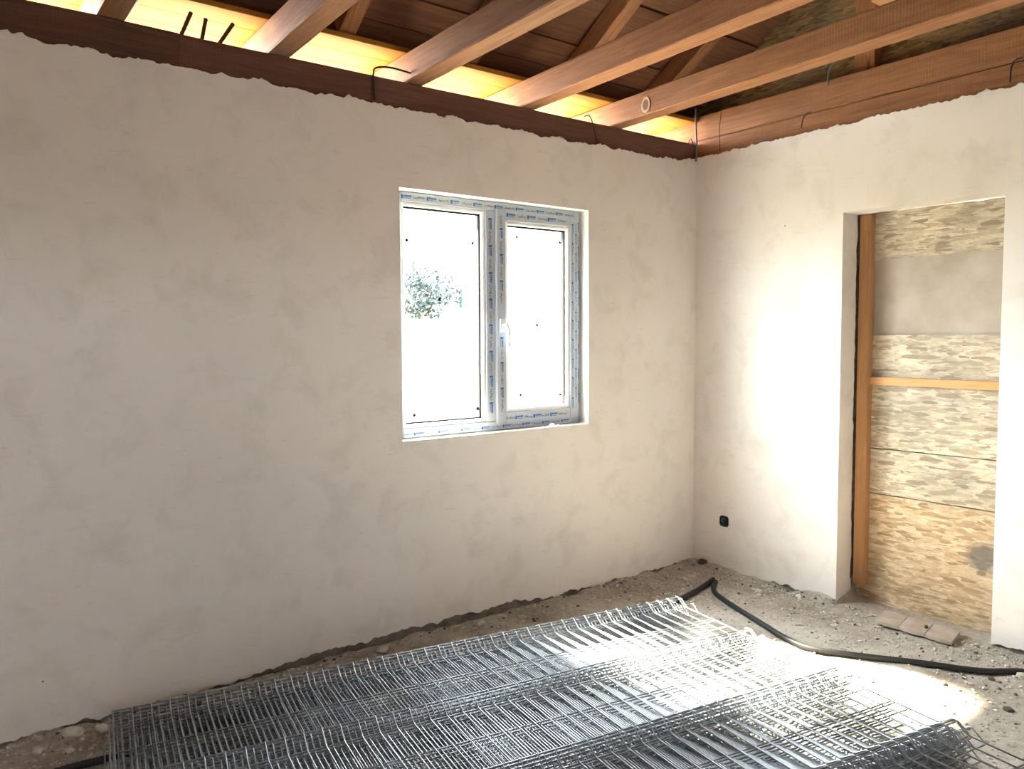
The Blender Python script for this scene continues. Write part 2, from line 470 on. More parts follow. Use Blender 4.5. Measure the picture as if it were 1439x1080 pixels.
# reveals of the window (white plaster) and of the doorway (grey, broken at the back edge)
mb = MB()
D = 0.075
def ringbox(mb, x0, x1, z0, z1, y0, y1, tck):
    mb.box((x0 - tck, y0, z0 - tck), (x0, y1, z1 + tck)); mb.box((x1, y0, z0 - tck), (x1 + tck, y1, z1 + tck))
    mb.box((x0, y0, z0 - tck), (x1, y1, z0)); mb.box((x0, y0, z1), (x1, y1, z1 + tck))
ringbox(mb, WX0, WX1, WZ0, WZ1, 0.001, TH, 0.010)
mb.build('window_reveal', M['plaster_white'], wall_front)
mb = MB()
def jag(z, s): return 0.145 + 0.012 * fbm(z * 9, s, 0, 4) + 0.008 * fbm(z * 2, s + 4, 0, 2)
zz = [i * 0.02 for i in range(109)]
for s, yy, sg in ((1.0, DY1, 1), (7.0, DY0, -1)):
    for a, b in zip(zz[:-1], zz[1:]):
        ja, jb = jag(a, s), jag(b, s)
        z0, z1 = min(a, DZ), min(b, DZ)
        if z1 - z0 < 1e-4: continue
        mb.add([(0.0005, yy, z0), (ja, yy, z0), (jb, yy, z1), (0.0005, yy, z1)], [(0, 1, 2, 3) if sg > 0 else (3, 2, 1, 0)])
        mb.add([(ja, yy, z0), (ja, yy + sg * 0.011, z0), (jb, yy + sg * 0.011, z1), (jb, yy, z1)], [(0, 1, 2, 3) if sg > 0 else (3, 2, 1, 0)])
yy = [DY0 + (DY1 - DY0) * i / 40 for i in range(41)]
for a, b in zip(yy[:-1], yy[1:]):
    ja, jb = 0.15 + 0.012 * fbm(a * 9, 33, 0, 4), 0.15 + 0.012 * fbm(b * 9, 33, 0, 4)
    mb.add([(0.0005, a, DZ), (0.0005, b, DZ), (jb, b, DZ), (ja, a, DZ)], [(0, 1, 2, 3)])
    mb.add([(ja, a, DZ), (jb, b, DZ), (jb, b, DZ + 0.011), (ja, a, DZ + 0.011)], [(0, 1, 2, 3)])
mb.build('doorway_reveal', M['plaster'], wall_right)

# ------------------------------------------------------------------ window
win = empty('window_1', ((WX0 + WX1) / 2, 0.075, WZ0))
tag(win, 'white two-part plastic window still wearing its printed protective film', kind='structure')
W0 = Vector(win.location)
def wbox(name, mat, parent, boxes, bev=0.0):
    mb = MB()
    for a, b in boxes: mb.box(tuple(Vector(a) - W0), tuple(Vector(b) - W0))
    o = mb.build(name, mat, parent)
    if bev: bevel(o, bev)
    return o
FY0, FY1 = 0.075, 0.145          # frame front / back
FWD = 0.050                      # visible frame width
fx0, fx1, fz0, fz1 = WX0 + 0.001, WX1 - 0.001, WZ0 + 0.001, WZ1 - 0.001
MUL = -1.573                     # mullion centre
frame = wbox('frame', M['film'], win, [((fx0, FY0, fz0), (fx0 + FWD, FY1, fz1)), ((fx1 - FWD, FY0, fz0), (fx1, FY1, fz1)),
                                        ((fx0 + FWD, FY0, fz0), (fx1 - FWD, FY1, fz0 + FWD)), ((fx0 + FWD, FY0, fz1 - FWD), (fx1 - FWD, FY1, fz1))], 0.004)
mull = wbox('mullion', M['film'], win, [((MUL - 0.032, FY0 + 0.0005, fz0 + FWD), (MUL + 0.032, FY1, fz1 - FWD))], 0.003)
# fixed light on the left
lx0, lx1, lz0, lz1 = fx0 + FWD, MUL - 0.032, fz0 + FWD, fz1 - FWD
bw = 0.018
bead = wbox('glazing_bead', M['bead'], win, [((lx0, FY0 + 0.008, lz0), (lx0 + bw, FY1 - 0.02, lz1)), ((lx1 - bw, FY0 + 0.008, lz0), (lx1, FY1 - 0.02, lz1)),
                                              ((lx0 + bw, FY0 + 0.008, lz0), (lx1 - bw, FY1 - 0.02, lz0 + bw)), ((lx0 + bw, FY0 + 0.008, lz1 - bw), (lx1 - bw, FY1 - 0.02, lz1))], 0.003)
g = 0.009
wbox('gasket', M['gasket'], bead, [((lx0 + bw, FY0 + 0.03, lz0 + bw), (lx0 + bw + g, FY1 - 0.022, lz1 - bw)), ((lx1 - bw - g, FY0 + 0.03, lz0 + bw), (lx1 - bw, FY1 - 0.022, lz1 - bw)),
                                    ((lx0 + bw, FY0 + 0.03, lz1 - bw - g), (lx1 - bw, FY1 - 0.022, lz1 - bw)), ((lx0 + bw, FY0 + 0.03, lz0 + bw), (lx1 - bw, FY1 - 0.022, lz0 + bw + g))])
wbox('glass_pane', M['glass'], win, [((lx0 + bw, 0.118, lz0 + bw), (lx1 - bw, 0.122, lz1 - bw))])
# opening sash on the right, proud of the frame
SY0 = FY0 - 0.016
sx0, sx1, sz0, sz1 = MUL + 0.026, fx1 - 0.026, fz0 + 0.034, fz1 - 0.034
sw = 0.062
sash = wbox('sash', M['film'], win, [((sx0, SY0, sz0), (sx0 + sw, FY1 - 0.01, sz1)), ((sx1 - sw, SY0, sz0), (sx1, FY1 - 0.01, sz1)),
                                      ((sx0 + sw, SY0, sz0), (sx1 - sw, FY1 - 0.01, sz0 + sw)), ((sx0 + sw, SY0, sz1 - sw), (sx1 - sw, FY1 - 0.01, sz1))], 0.004)
px0, px1, pz0, pz1 = sx0 + sw, sx1 - sw, sz0 + sw, sz1 - sw
wbox('glazing_bead', M['bead'], sash, [((px0, SY0 + 0.006, pz0), (px0 + bw, 0.11, pz1)), ((px1 - bw, SY0 + 0.006, pz0), (px1, 0.11, pz1)),
                                        ((px0 + bw, SY0 + 0.006, pz0), (px1 - bw, 0.11, pz0 + bw)), ((px0 + bw, SY0 + 0.006, pz1 - bw), (px1 - bw, 0.11, pz1))], 0.003)
wbox('gasket', M['gasket'], sash, [((px0 + bw, 0.085, pz1 - bw - g), (px1 - bw, 0.108, pz1 - bw)), ((px1 - bw - g, 0.085, pz0 + bw), (px1 - bw, 0.108, pz1 - bw))])
wbox('glass_pane', M['glass'], sash, [((px0 + bw, 0.098, pz0 + bw), (px1 - bw, 0.102, pz1 - bw))])
# handle: rose, neck, lever hanging down
mb = MB()
hx, hz = sx0 + 0.032, 1.555
ro = MB().box((hx - 0.014, SY0 - 0.010, hz - 0.034), (hx + 0.014, SY0, hz + 0.034))
hv = lambda p: tuple(Vector(p) - W0)
mb = MB(); mb.box(hv((hx - 0.015, SY0 - 0.011, hz - 0.036)), hv((hx + 0.015, SY0, hz + 0.036)))
mb.tube([hv((hx, SY0 - 0.008, hz)), hv((hx, SY0 - 0.045, hz))], 0.010, 10)
mb.tube([hv(p) for p in curve_pts([(hx - 0.004, SY0 - 0.045, hz + 0.012), (hx + 0.004, SY0 - 0.050, hz - 0.01), (hx + 0.012, SY0 - 0.052, hz - 0.06), (hx + 0.010, SY0 - 0.050, hz - 0.115)], 5)], 0.010, 10)
mb.build('handle', M['pvc'], sash)

# printed marks on the film: a blue square with a bar of small letters, then a run of grey script
def marks(parent, y, x0, x1, z0, z1, vertical, seed, pitch=0.14):
    rnd = random.Random(seed)
    blue, grey = MB(), MB()
    L = (z1 - z0) if vertical else (x1 - x0)
    W = (x1 - x0) if vertical else (z1 - z0)
    def q(mb, s0, s1, c0, c1):
        if vertical: a, b = (x0 + c0, y - 0.0006, z1 - s1), (x0 + c1, y + 0.0002, z1 - s0)
        else: a, b = (x0 + s0, y - 0.0006, z0 + c0), (x0 + s1, y + 0.0002, z0 + c1)
        mb.box(hv(a), hv(b))
    s = rnd.uniform(0.0, 0.03) + 0.004
    k = seed % 2
    while s < L - 0.075:
        if k % 2 == 0:
            q(blue, s, s + 0.011, W * 0.30, W * 0.74)
            x = s + 0.014
            for i in range(8):
                ww = rnd.uniform(0.003, 0.0055); q(blue, x, x + ww, W * 0.50, W * rnd.uniform(0.68, 0.76)); x += ww + 0.0012
            q(blue, s + 0.014, x - 0.006, W * 0.34, W * 0.39)
        else:
            x = s + 0.004
            q(grey, s, s + 0.0015, W * 0.35, W * 0.70)
            for i in range(12):
                ww = rnd.uniform(0.0015, 0.004); a = rnd.uniform(0.32, 0.48); q(grey, x, x + ww, W * a, W * (a + rnd.uniform(0.08, 0.28))); x += ww + rnd.uniform(0.0008, 0.0028)
            q(grey, x + 0.002, x + 0.0035, W * 0.35, W * 0.70)
        s += pitch * rnd.uniform(0.46, 0.54); k += 1
    o = blue.build('film_print', M['print_blue'], parent); o['label'] = 'small blue printed logo marks'
    o = grey.build('film_print', M['print_grey'], parent); o['label'] = 'small grey printed script'
marks(frame, FY0, fx0 + 0.02, fx1 - 0.02, fz1 - 0.046, fz1 - 0.006, False, 2)
marks(frame, FY0, fx0 + 0.02, fx1 - 0.02, fz0 + 0.004, fz0 + 0.034, False, 3)
marks(frame, FY0, fx1 - 0.024, fx1 - 0.002, fz0 + 0.05, fz1 - 0.05, True, 4)
marks(mull, FY0, MUL - 0.030, MUL + 0.022, fz0 + 0.06, fz1 - 0.06, True, 6)
marks(sash, SY0, sx0 + 0.008, sx0 + 0.054, sz0 + 0.02, hz - 0.05, True, 8)
marks(sash, SY0, sx0 + 0.008, sx0 + 0.054, hz + 0.05, sz1 - 0.02, True, 9)
marks(sash, SY0, sx1 - 0.056, sx1 - 0.030, sz0 + 0.02, sz1 - 0.02, True, 10, 0.11)
marks(sash, SY0, sx1 - 0.030, sx1 - 0.006, sz0 + 0.02, sz1 - 0.02, True, 11, 0.11)
marks(sash, SY0, sx0 + 0.05, sx1 - 0.05, sz1 - 0.054, sz1 - 0.008, False, 12)
marks(sash, SY0, sx0 + 0.05, sx1 - 0.05, sz0 + 0.006, sz0 + 0.050, False, 13, 0.12)
# dark suction-pad dots left on the panes
def dot(x, z, y, r=0.010):
    n = 8
    dots = MB()
    c = hv((x, y, z))
    vs = [(c[0] + r * math.cos(2 * math.pi * k / n), c[1] + dy, c[2] + r * math.sin(2 * math.pi * k / n)) for dy in (0, -0.001) for k in range(n)]
    dots.add(vs, [tuple(range(n)), tuple(range(2 * n - 1, n - 1, -1))] + [(k, (k + 1) % n, n + (k + 1) % n, n + k) for k in range(n)])
    dots.build('pane_dot', M['gasket'], win)
for x, z in ((-2.06, 1.98), (-1.66, 1.99), (-1.87, 1.69), (-2.03, 1.10), (-1.64, 1.11)): dot(x, z, 0.1175)
for x, z in ((-1.38, 2.04), (-1.07, 2.03), (-1.24, 1.56), (-1.36, 1.17), (-1.07, 1.16)): dot(x, z, 0.0975)
# crumbs of mortar on the sill
for cxx, r, lab in ((-1.19, 0.028, 'largest white crumb of mortar on the window sill'), (-1.145, 0.016, 'small white mortar crumb on the sill, right of the largest'),
                    (-1.232, 0.013, 'smallest white mortar crumb on the sill, left of the largest')):
    n = 9
    vs = [(r * math.cos(2 * math.pi * k / n) * random.uniform(0.8, 1.2), 0.6 * r * math.sin(2 * math.pi * k / n), 0) for k in range(n)]
    vs += [(0.6 * v[0] + random.uniform(-0.2, 0.2) * r, 0.6 * v[1], 0.5 * r) for v in vs] + [(0, 0, r * 0.7)]
    o = MB().add(vs, [(k, (k + 1) % n, n + (k + 1) % n, n + k) for k in range(n)] + [(n + k, n + (k + 1) % n, 2 * n) for k in range(n)] + [tuple(range(n - 1, -1, -1))]).build('mortar_crumb', M['plaster_white'])
    o.location = (cxx, 0.03, WZ0)
    tag(o, lab, 'mortar', 'mortar crumbs on the sill')

# ------------------------------------------------------------------ timber
def timber(name, mat, L, w, h, parent=None, seg=14, jit=0.0018, ch=0.006, seed=0):
    """A rough sawn beam along local +Y from 0..L; centred on X, resting on local z = 0."""
    rnd = random.Random(seed)
    prof = [(-w / 2 + ch, 0), (w / 2 - ch, 0), (w / 2, ch), (w / 2, h - ch), (w / 2 - ch, h), (-w / 2 + ch, h), (-w / 2, h - ch), (-w / 2, ch)]
    vs, fs = [], []
    for i in range(seg + 1):
        yy = L * i / seg
        for k, (a, b) in enumerate(prof):
            vs.append((a + rnd.uniform(-jit, jit), yy, b + (rnd.uniform(-jit, jit) if k > 1 else 0)))
    for i in range(seg):
        for k in range(8):
            k2 = (k + 1) % 8
            fs.append((i * 8 + k2, i * 8 + k, (i + 1) * 8 + k, (i + 1) * 8 + k2))
    fs.append(tuple(range(8))); fs.append(tuple(seg * 8 + 7 - k for k in range(8)))
    return MB().add(vs, fs).build(name, mat, parent)

def along(o, p, d):
    """put a timber's origin at p with its local +Y along d (kept upright)."""
    d = Vector(d).normalized()
    x = d.cross(Vector((0, 0, 1))).normalized(); z = x.cross(d)
    mm = Matrix.Identity(4)
    for i in range(3): mm[i][0], mm[i][1], mm[i][2], mm[i][3] = x[i], d[i], z[i], p[i]
    o.matrix_world = mm
    return o

# wall plates
o = timber('wall_plate', M['beam_x'], 2.1, 0.185, 0.155, seed=1); along(o, (-5.25, 0.105, PLT - 0.155), (1, 0, 0))
o.data.materials[0] = mat_wood('plate_wood_b', (0.085, 0.040, 0.028), (0.17, 0.085, 0.058), 'Y', 0.3)
tag(o, 'dark wall plate beam above the window wall, at the far left', 'beam', 'wall plates')
o2 = timber('wall_plate', o.data.materials[0], 3.41, 0.185, 0.155, seed=2); along(o2, (-3.148, 0.108, PLT - 0.157), (1, 0, 0))
tag(o2, 'long dark wall plate beam above the window reaching the corner', 'beam', 'wall plates')
o = timber('wall_plate', M['beam'], 4.41, 0.19, 0.135, seed=3); along(o, (0.112, 0.012 - 0.0, 2.60), (0, -1, 0))
tag(o, 'reddish wall plate beam lying on top of the doorway wall', 'beam', 'wall plates')

# ceiling joists: (x at wall, rotation)
JH = 0.132
joists = [(-4.06, 0.0, 'rough ceiling joist at the far left end, out of view'),
          (-3.395, 0.3, 'leftmost ceiling joist, cut off by the top left edge'),
          (-2.730, 1.9, 'rough ceiling joist left of the window, next to the bent rods'),
          (-2.058, 0.9, 'ceiling joist above the left side of the window with a bent wire at its foot'),
          (-1.355, 1.9, 'ceiling joist above the window with a bright yellow underside'),
          (-0.687, 2.3, 'knotty ceiling joist nearest the doorway wall, with pale ring-shaped knot')]
for i, (x, a, lab) in enumerate(joists):
    if i == 0: continue
    o = timber('ceiling_joist', M['beam'], 5.0, 0.107, JH, seed=20 + i, seg=24)
    s = math.sin(R(a)); c_ = math.cos(R(a))
    along(o, (x + 0.45 * s / c_, 0.45, PLT + 0.001), (-s, -c_, 0))
    tag(o, lab, 'beam', 'ceiling joists')
last_joist = o
ang_j = R(2.3)
for rr0, rr1, dx, mt in ((0.66, 1.0, 0.0012, (0.50, 0.33, 0.19)), (0.0, 0.66, 0.0008, (0.16, 0.085, 0.05))):
    mb = MB(); n = 20; vs = []
    for k in range(n):
        a = 2 * math.pi * k / n; w_ = 1 + 0.12 * fbm(k * 0.7, 2)
        for q in (rr0, rr1):
            for t_ in (0.0, dx + 0.0022): vs.append((0.0535 + t_, 0.72 + 0.034 * q * w_ * math.cos(a), 0.052 + 0.044 * q * w_ * math.sin(a)))
    fs = []
    for k in range(n):
        b_, c2 = k * 4, ((k + 1) % n) * 4
        fs += [(b_ + 1, b_ + 3, c2 + 3, c2 + 1), (b_ + 2, c2 + 2, c2 + 3, b_ + 3)]
    mb.add(vs, fs).build('knot', plain('knot_wood', mt, 0.8), last_joist)
o = timber('ceiling_joist', M['beam'], 5.0, 0.11, 0.155, seed=40, seg=24); along(o, (0.075, 0.45, 2.738), (0, -1, 0))
tag(o, 'wide ceiling joist lying along the top of the doorway wall', 'beam', 'ceiling joists')

# eave boards on the joists, and the sloping roof deck
ZJ = PLT + JH + 0.001
roof = empty('roof_deck', (-2.4, 0, ZJ))
tag(roof, 'boarded roof deck on rafters above the open joists', kind='structure')
R0 = Vector(roof.location)
y = 0.012
k = 0
while y < 0.45:
    wd = 0.158
    b = MB().box((-2.9, 0, 0), (2.9, wd, 0.024)).build('eave_board', M['pine'], roof)
    b.location = (0, y, 0.001 + random.uniform(0, 0.001))
    bevel(b, 0.002)
    y += wd + 0.003; k += 1
YE = 0.24
RP = 0.62
def rz_(y): return 3.05 - RP * y           # underside of the boards
YR = -2.2
sl_len = math.hypot(YE - YR, (YE - YR) * RP)
ang = math.atan(RP)
def slope(side):
    n = 0; s = 0.0
    while s < sl_len:
        wd = random.uniform(0.145, 0.19)
        b = MB().box((-2.9, 0, 0), (2.9, wd, 0.022)).build('roof_board', M['old_board'], roof)
        if side == 0:
            yy = YE - s * math.cos(ang); zz_ = rz_(YE) + s * math.sin(ang)
            b.rotation_euler = (math.pi - ang, 0, 0) if False else (-ang, 0, 0)
            b.location = Vector((-2.4, yy - wd * math.cos(ang), zz_ + wd * math.sin(ang))) - R0
        else:
            yy = 2 * YR - YE + s * math.cos(ang); zz_ = rz_(YE) + s * math.sin(ang)
            b.rotation_euler = (ang, 0, 0)
            b.location = Vector((-2.4, yy, zz_)) - R0
        b.location.z += random.choice((0, 0.0, 0.004, 0.010))
        s += wd + 0.005
slope(0); slope(1)
mb = MB()
zt = 0.06
mb.add([(-5.3, 0.50, ZJ + 0.03), (0.5, 0.50, ZJ + 0.03), (0.5, 0.20, ZJ + 0.035), (-5.3, 0.20, ZJ + 0.035)], [(0, 1, 2, 3)])
mb.add([(-5.3, 0.27, rz_(0.27) + zt), (0.5, 0.27, rz_(0.27) + zt), (0.5, YR, rz_(YR) + zt), (-5.3, YR, rz_(YR) + zt)], [(0, 1, 2, 3)])
yb = 2 * YR - 0.6
mb.add([(-5.3, YR, rz_(YR) + zt), (0.5, YR, rz_(YR) + zt), (0.5, yb, rz_(0.6) + zt), (-5.3, yb, rz_(0.6) + zt)], [(0, 1, 2, 3)])
# closing strip from the eave deck up to the slope
mb.add([(-5.3, 0.27, ZJ + 0.02), (0.5, 0.27, ZJ + 0.02), (0.5, 0.27, rz_(0.27) + zt), (-5.3, 0.27, rz_(0.27) + zt)], [(0, 1, 2, 3)])
# unseen strip added beyond the joist ends to block most back eave light
mb.add([(-5.3, -4.62, 2.3), (0.5, -4.62, 2.3), (0.5, -4.62, rz_(2 * YR + 4.62) + zt - 0.06), (-5.3, -4.62, rz_(2 * YR + 4.62) + zt - 0.06)], [(0, 1, 2, 3)])
f = mb.build('light_block_felt', M['felt'], roof); f.location = -R0  # unseen sheet added over the boards to stop light leaking through gaps
sm = f.modifiers.new('thick', 'SOLIDIFY'); sm.thickness = 0.008; sm.offset = 1
for x in (-4.44, -3.76, -3.08, -2.40, -1.72, -1.035, -0.355):
    o = timber('rafter', M['beam'], 2.9, 0.08, 0.12, roof, seed=int(-x * 100))
    along(o, (x, 0.045, rz_(0.045) - 0.12 / math.cos(ang) - 0.002), (0, -1, RP)); o.matrix_parent_inverse = roof.matrix_world.inverted()
    o.matrix_world = o.matrix_world
    mw = o.matrix_world.copy(); o.parent = roof; o.matrix_parent_inverse = Matrix.Translation(-R0); o.matrix_basis = mw

# odd members in the roof space: tie blocks nailed between rafters
for (x0, x1, yy, zz_, lab) in ((-2.36, -1.76, -0.30, 3.10, 'a'), (-3.04, -2.44, -0.52, 3.24, 'b')):
    b = timber('tie_beam', M['old_board'], x1 - x0, 0.03, 0.11, roof, seed=int(x0 * -77))
    mw = Matrix.Translation((x0, yy, zz_)) @ Matrix.Rotation(R(-90), 4, 'Z') @ Matrix.Rotation(R(0), 4, 'X')
    b.matrix_parent_inverse = Matrix.Translation(-R0); b.matrix_basis = mw

# gable end above the doorway wall: strand board on studs
gab = empty('wall_gable', (0.16, YR, 2.735))
tag(gab, 'brown strand board gable above the doorway wall', kind='structure')
G0 = Vector(gab.location)
mb = MB()
ylist = [0.26 - 0.2 * i for i in range(30)]
pts = [(0.20, 2.738), (0.20, rz_(0.2) + 0.05), (YR, rz_(YR) + 0.05), (2 * YR - 0.3, rz_(0.3) + 0.05), (2 * YR - 0.3, 2.738)]
vs = [(0.17, a, b) for a, b in pts] + [(0.185, a, b) for a, b in pts]
n = len(pts)
mb.add([tuple(Vector(v) - G0) for v in vs], [tuple(range(n - 1, -1, -1)), tuple(range(n, 2 * n))] + [(k, (k + 1) % n, n + (k + 1) % n, n + k) for k in range(n)])
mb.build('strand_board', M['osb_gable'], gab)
for yc, wd in ((-1.06, 0.115), (-1.90, 0.115), (-2.75, 0.115), (-3.6, 0.115)):
    top = min(rz_(yc), rz_(2 * YR - yc)) - 0.03
    mb = MB().box((0.095, yc - wd / 2, 2.895), (0.169, yc + wd / 2, top))
    mb.v = [tuple(Vector(v) - G0) for v in mb.v]
    bevel(mb.build('stud', M['beam_z'], gab), 0.004)
mb = MB().box((-0.05, -1.28, 3.20), (0.168, -1.17, 3.31)); mb.v = [tuple(Vector(v) - G0) for v in mb.v]
bevel(mb.build('cross_piece', M['batten'], gab), 0.004)
# left gable, out of view
mb = MB()
vs = [(XL - 0.05, a, b) for a, b in [(0.2, 2.57)] + pts[1:4] + [(2 * YR - 0.3, 2.57)]] + [(XL - 0.03, a, b) for a, b in [(0.2, 2.57)] + pts[1:4] + [(2 * YR - 0.3, 2.57)]]
mb.add(vs, [tuple(range(n - 1, -1, -1)), tuple(range(n, 2 * n))] + [(k, (k + 1) % n, n + (k + 1) % n, n + k) for k in range(n)])
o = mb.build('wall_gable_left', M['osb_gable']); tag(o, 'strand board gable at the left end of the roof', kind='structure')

# ------------------------------------------------------------------ boarded doorway
door = empty('door_1', (0.2, (DY0 + DY1) / 2, 0.0))
tag(door, 'doorway boarded up with strand board strips on a wooden post', kind='structure')
D0 = Vector(door.location)
def dboard(name, mat, y0, y1, zl0, zr0, zl1, zr1, x0, x1, label=None, jit=0.003):
    """a board whose bottom / top edges may slope: l = nearer the corner (y1), r = y0 side"""
    mb = MB(); n = 14; vs = []
    for i in range(n + 1):
        f_ = i / n; yy = y1 + (y0 - y1) * f_
        zb = zl0 + (zr0 - zl0) * f_ + random.uniform(-jit, jit) * 0.5; zt_ = zl1 + (zr1 - zl1) * f_ + random.uniform(-jit, jit) * 0.5
        vs += [(x0, yy, zb), (x0, yy, zt_), (x1, yy, zt_), (x1, yy, zb)]
    fs = []
    for i in range(n):
        a = i * 4; b = a + 4
        for k in range(4):
            fs.append((a + k, a + (k + 1) % 4, b + (k + 1) % 4, b + k))
    fs.append((3, 2, 1, 0)); fs.append((n * 4, n * 4 + 1, n * 4 + 2, n * 4 + 3))
    mb.add([tuple(Vector(v) - D0) for v in vs], fs)
    o = mb.build(name, mat, door)
    if label: o['label'] = label
    return o
BY0, BY1 = -1.87, -0.99
dboard('board', M['osb'], BY0, BY1, 1.906, 1.905, 2.163, 2.156, 0.200, 0.215, 'weathered strand board strip at the top')
dboard('board', M['greyboard'], BY0, BY1, 1.484, 1.490, 1.9085, 1.9085, 0.212, 0.226, 'smooth grey-beige board')
dboard('board', M['osb'], BY0, BY1, 1.235, 1.24, 1.490, 1.4935, 0.200, 0.215, 'weathered strand board strip behind the batten')
dboard('board', M['osb'], BY0, BY1, 0.863, 0.874, 1.232, 1.238, 0.202, 0.217)
dboard('board', M['osb'], BY0, BY1, 0.612, 0.614, 0.858, 0.869, 0.201, 0.216)
dboard('board', M['osb_warm'], BY0, BY1, -0.03, -0.03, 0.606, 0.608, 0.203, 0.218, 'large cleaner strand board at the bottom')
# unseen dark sheet set behind the boards to keep daylight out of the joints
dboard('backing_board', M['felt'], BY0 - 0.02, BY1 + 0.02, -0.05, -0.05, 2.158, 2.152, 0.228, 0.236)
mb = MB().box((0.172, BY0, 1.218), (0.1995, -1.03, 1.262)); mb.v = [tuple(Vector(v) - D0) for v in mb.v]
bevel(mb.build('batten', M['batten'], door), 0.002)['label'] = 'orange pine batten nailed across'
mb = MB().box((0.150, -1.088, 0.085), (0.1995, -1.024, 2.150)); mb.v = [tuple(Vector(v) - D0) for v in mb.v]
bevel(mb.build('post', M['post'], door), 0.003)['label'] = 'orange-brown pine post in the left jamb'

# ------------------------------------------------------------------ wire fence panels
PL, PH, SP, WR = 2.50, 1.74, 0.475, 0.0026
ridges = [0.05 + SP * k for k in range(4)]
prof = [(-0.028, 0.0)]
hz_ = []
for r in ridges:
    prof += [(r - 0.05, 0.0), (r, 0.036), (r + 0.05, 0.0)]
    hz_ += [(r - 0.05, 0.0), (r, 0.036), (r + 0.05, 0.0)]
    if r != ridges[-1]:
        hz_.append((r + SP / 2, 0.0))
prof += [(PH, 0.0)]
hz_ += [(ridges[-1] + SP / 2, 0.0)]
def bent(prof):
    out = []
    for i, (a, b) in enumerate(prof):
        if 0 < i < len(prof) - 1:
            for j in (-1, 1):
                q = prof[i + j]; d = Vector((q[0] - a, q[1] - b)); L = d.length; d = d / L
                e = min(0.006, L * 0.3)
                out.append((a + d.x * e, b + d.y * e))
        else:
            out.append((a, b))
    return out
vw = MB().tube([(0, -a, b) for a, b in bent(prof)], WR, 6).mesh('vertical_wire', M['zinc'], True)
hw = MB().tube([(0, 0, 0), (PL, 0, 0)], WR * 1.1, 6).mesh('horizontal_wire', M['zinc'], True)
def fence_panel(loc, rz, label, tilt=0.0):
    p = empty('fence_panel', loc, rz)
    p.rotation_euler = (tilt, 0, rz)
    tag(p, label, 'fence panel', 'stack of galvanised fence panels')
    nv = 42
    for i in range(nv):
        o = bpy.data.objects.new('vertical_wire', vw); o.location = (i * PL / (nv - 1), 0, 2 * WR); link(o, p)
    for a, b in hz_:
        o = bpy.data.objects.new('horizontal_wire', hw); o.location = (0, -a, b - 0.0 * WR); link(o, p)
    return p
NP = 12
BASE = Vector((-1.075, -0.755, 0.0))      # right far corner of the stack
ROT = R(-9.4)
ordn = ['topmost', 'second', 'third', 'fourth', 'fifth', 'sixth', 'seventh', 'eighth', 'ninth', 'tenth', 'eleventh', 'lowest']
rnd = random.Random(11)
for k in range(NP):
    z = 0.167 - k * 0.0128
    rot = ROT + (0 if k == 0 else R(rnd.uniform(-0.08, 0.08)))
    du = 0 if k == 0 else (0.024 * k + 0.03) % 0.061 - 0.03 + rnd.uniform(-0.002, 0.002)
    dv = 0 if k == 0 else rnd.uniform(-0.004, 0.004)
    if k == 4: du += 0.122
    if k == 8: du += 0.061
    ux = Vector((math.cos(rot), math.sin(rot), 0)); vx = Vector((math.sin(rot), -math.cos(rot), 0))
    p0 = BASE + ux * du - vx * dv - ux * PL
    if k == 0: lab = 'galvanised wire fence panel, topmost of the stack on the floor'
    elif k == NP - 1: lab = 'galvanised wire fence panel, lowest of the stack, lying on the floor'
    else: lab = 'galvanised wire fence panel, %s from the top of the stack' % ordn[k]
    fence_panel((p0.x, p0.y, z), rot, lab)

# ------------------------------------------------------------------ conduits on the floor
def hose(name, ctrl, r, label):
    pts = curve_pts([(x, y, z) for x, y, z in ctrl], 26)
    # resample finely for the corrugation
    out = [pts[0]]; step = 0.006
    acc = 0
    for a, b in zip(pts[:-1], pts[1:]):
        d = (b - a).length; nseg = max(1, int(round(d / step)))
        for i in range(1, nseg + 1): out.append(a.lerp(b, i / nseg))
    o = MB().tube(out, r, 8, ridge=lambda i: 1.0 if i % 2 else 0.88).build(name, M['hose'], smooth=True)
    return tag(o, label, 'hose', 'black conduits on the floor')
def fz(x, y, r): return (x, y, floor_z(x, y) + r)
r = 0.0150
hose('conduit', [fz(x, y, r) for x, y in [(-4.3, -0.40), (-3.95, -0.33), (-3.69, -0.315), (-3.5, -0.32), (-3.1, -0.30), (-2.5, -0.33), (-1.9, -0.40), (-1.3, -0.46), (-0.85, -0.47), (-0.56, -0.43), (-0.36, -0.375), (-0.20, -0.325)]], r,
     'black corrugated conduit running along the window wall behind the wire panels')
hose('conduit', [(-0.23, -0.365, floor_z(-0.23, -0.365) + r)] + [fz(x, y, r) for x, y in [(-0.33, -0.43), (-0.40, -0.50), (-0.47, -0.62), (-0.545, -0.78), (-0.62, -0.98), (-0.69, -1.14), (-0.71, -1.30), (-0.625, -1.46), (-0.48, -1.70), (-0.34, -1.905), (-0.19, -2.03), (-0.06, -2.3)]], r,
     'black corrugated conduit winding from the corner past the boarded doorway')

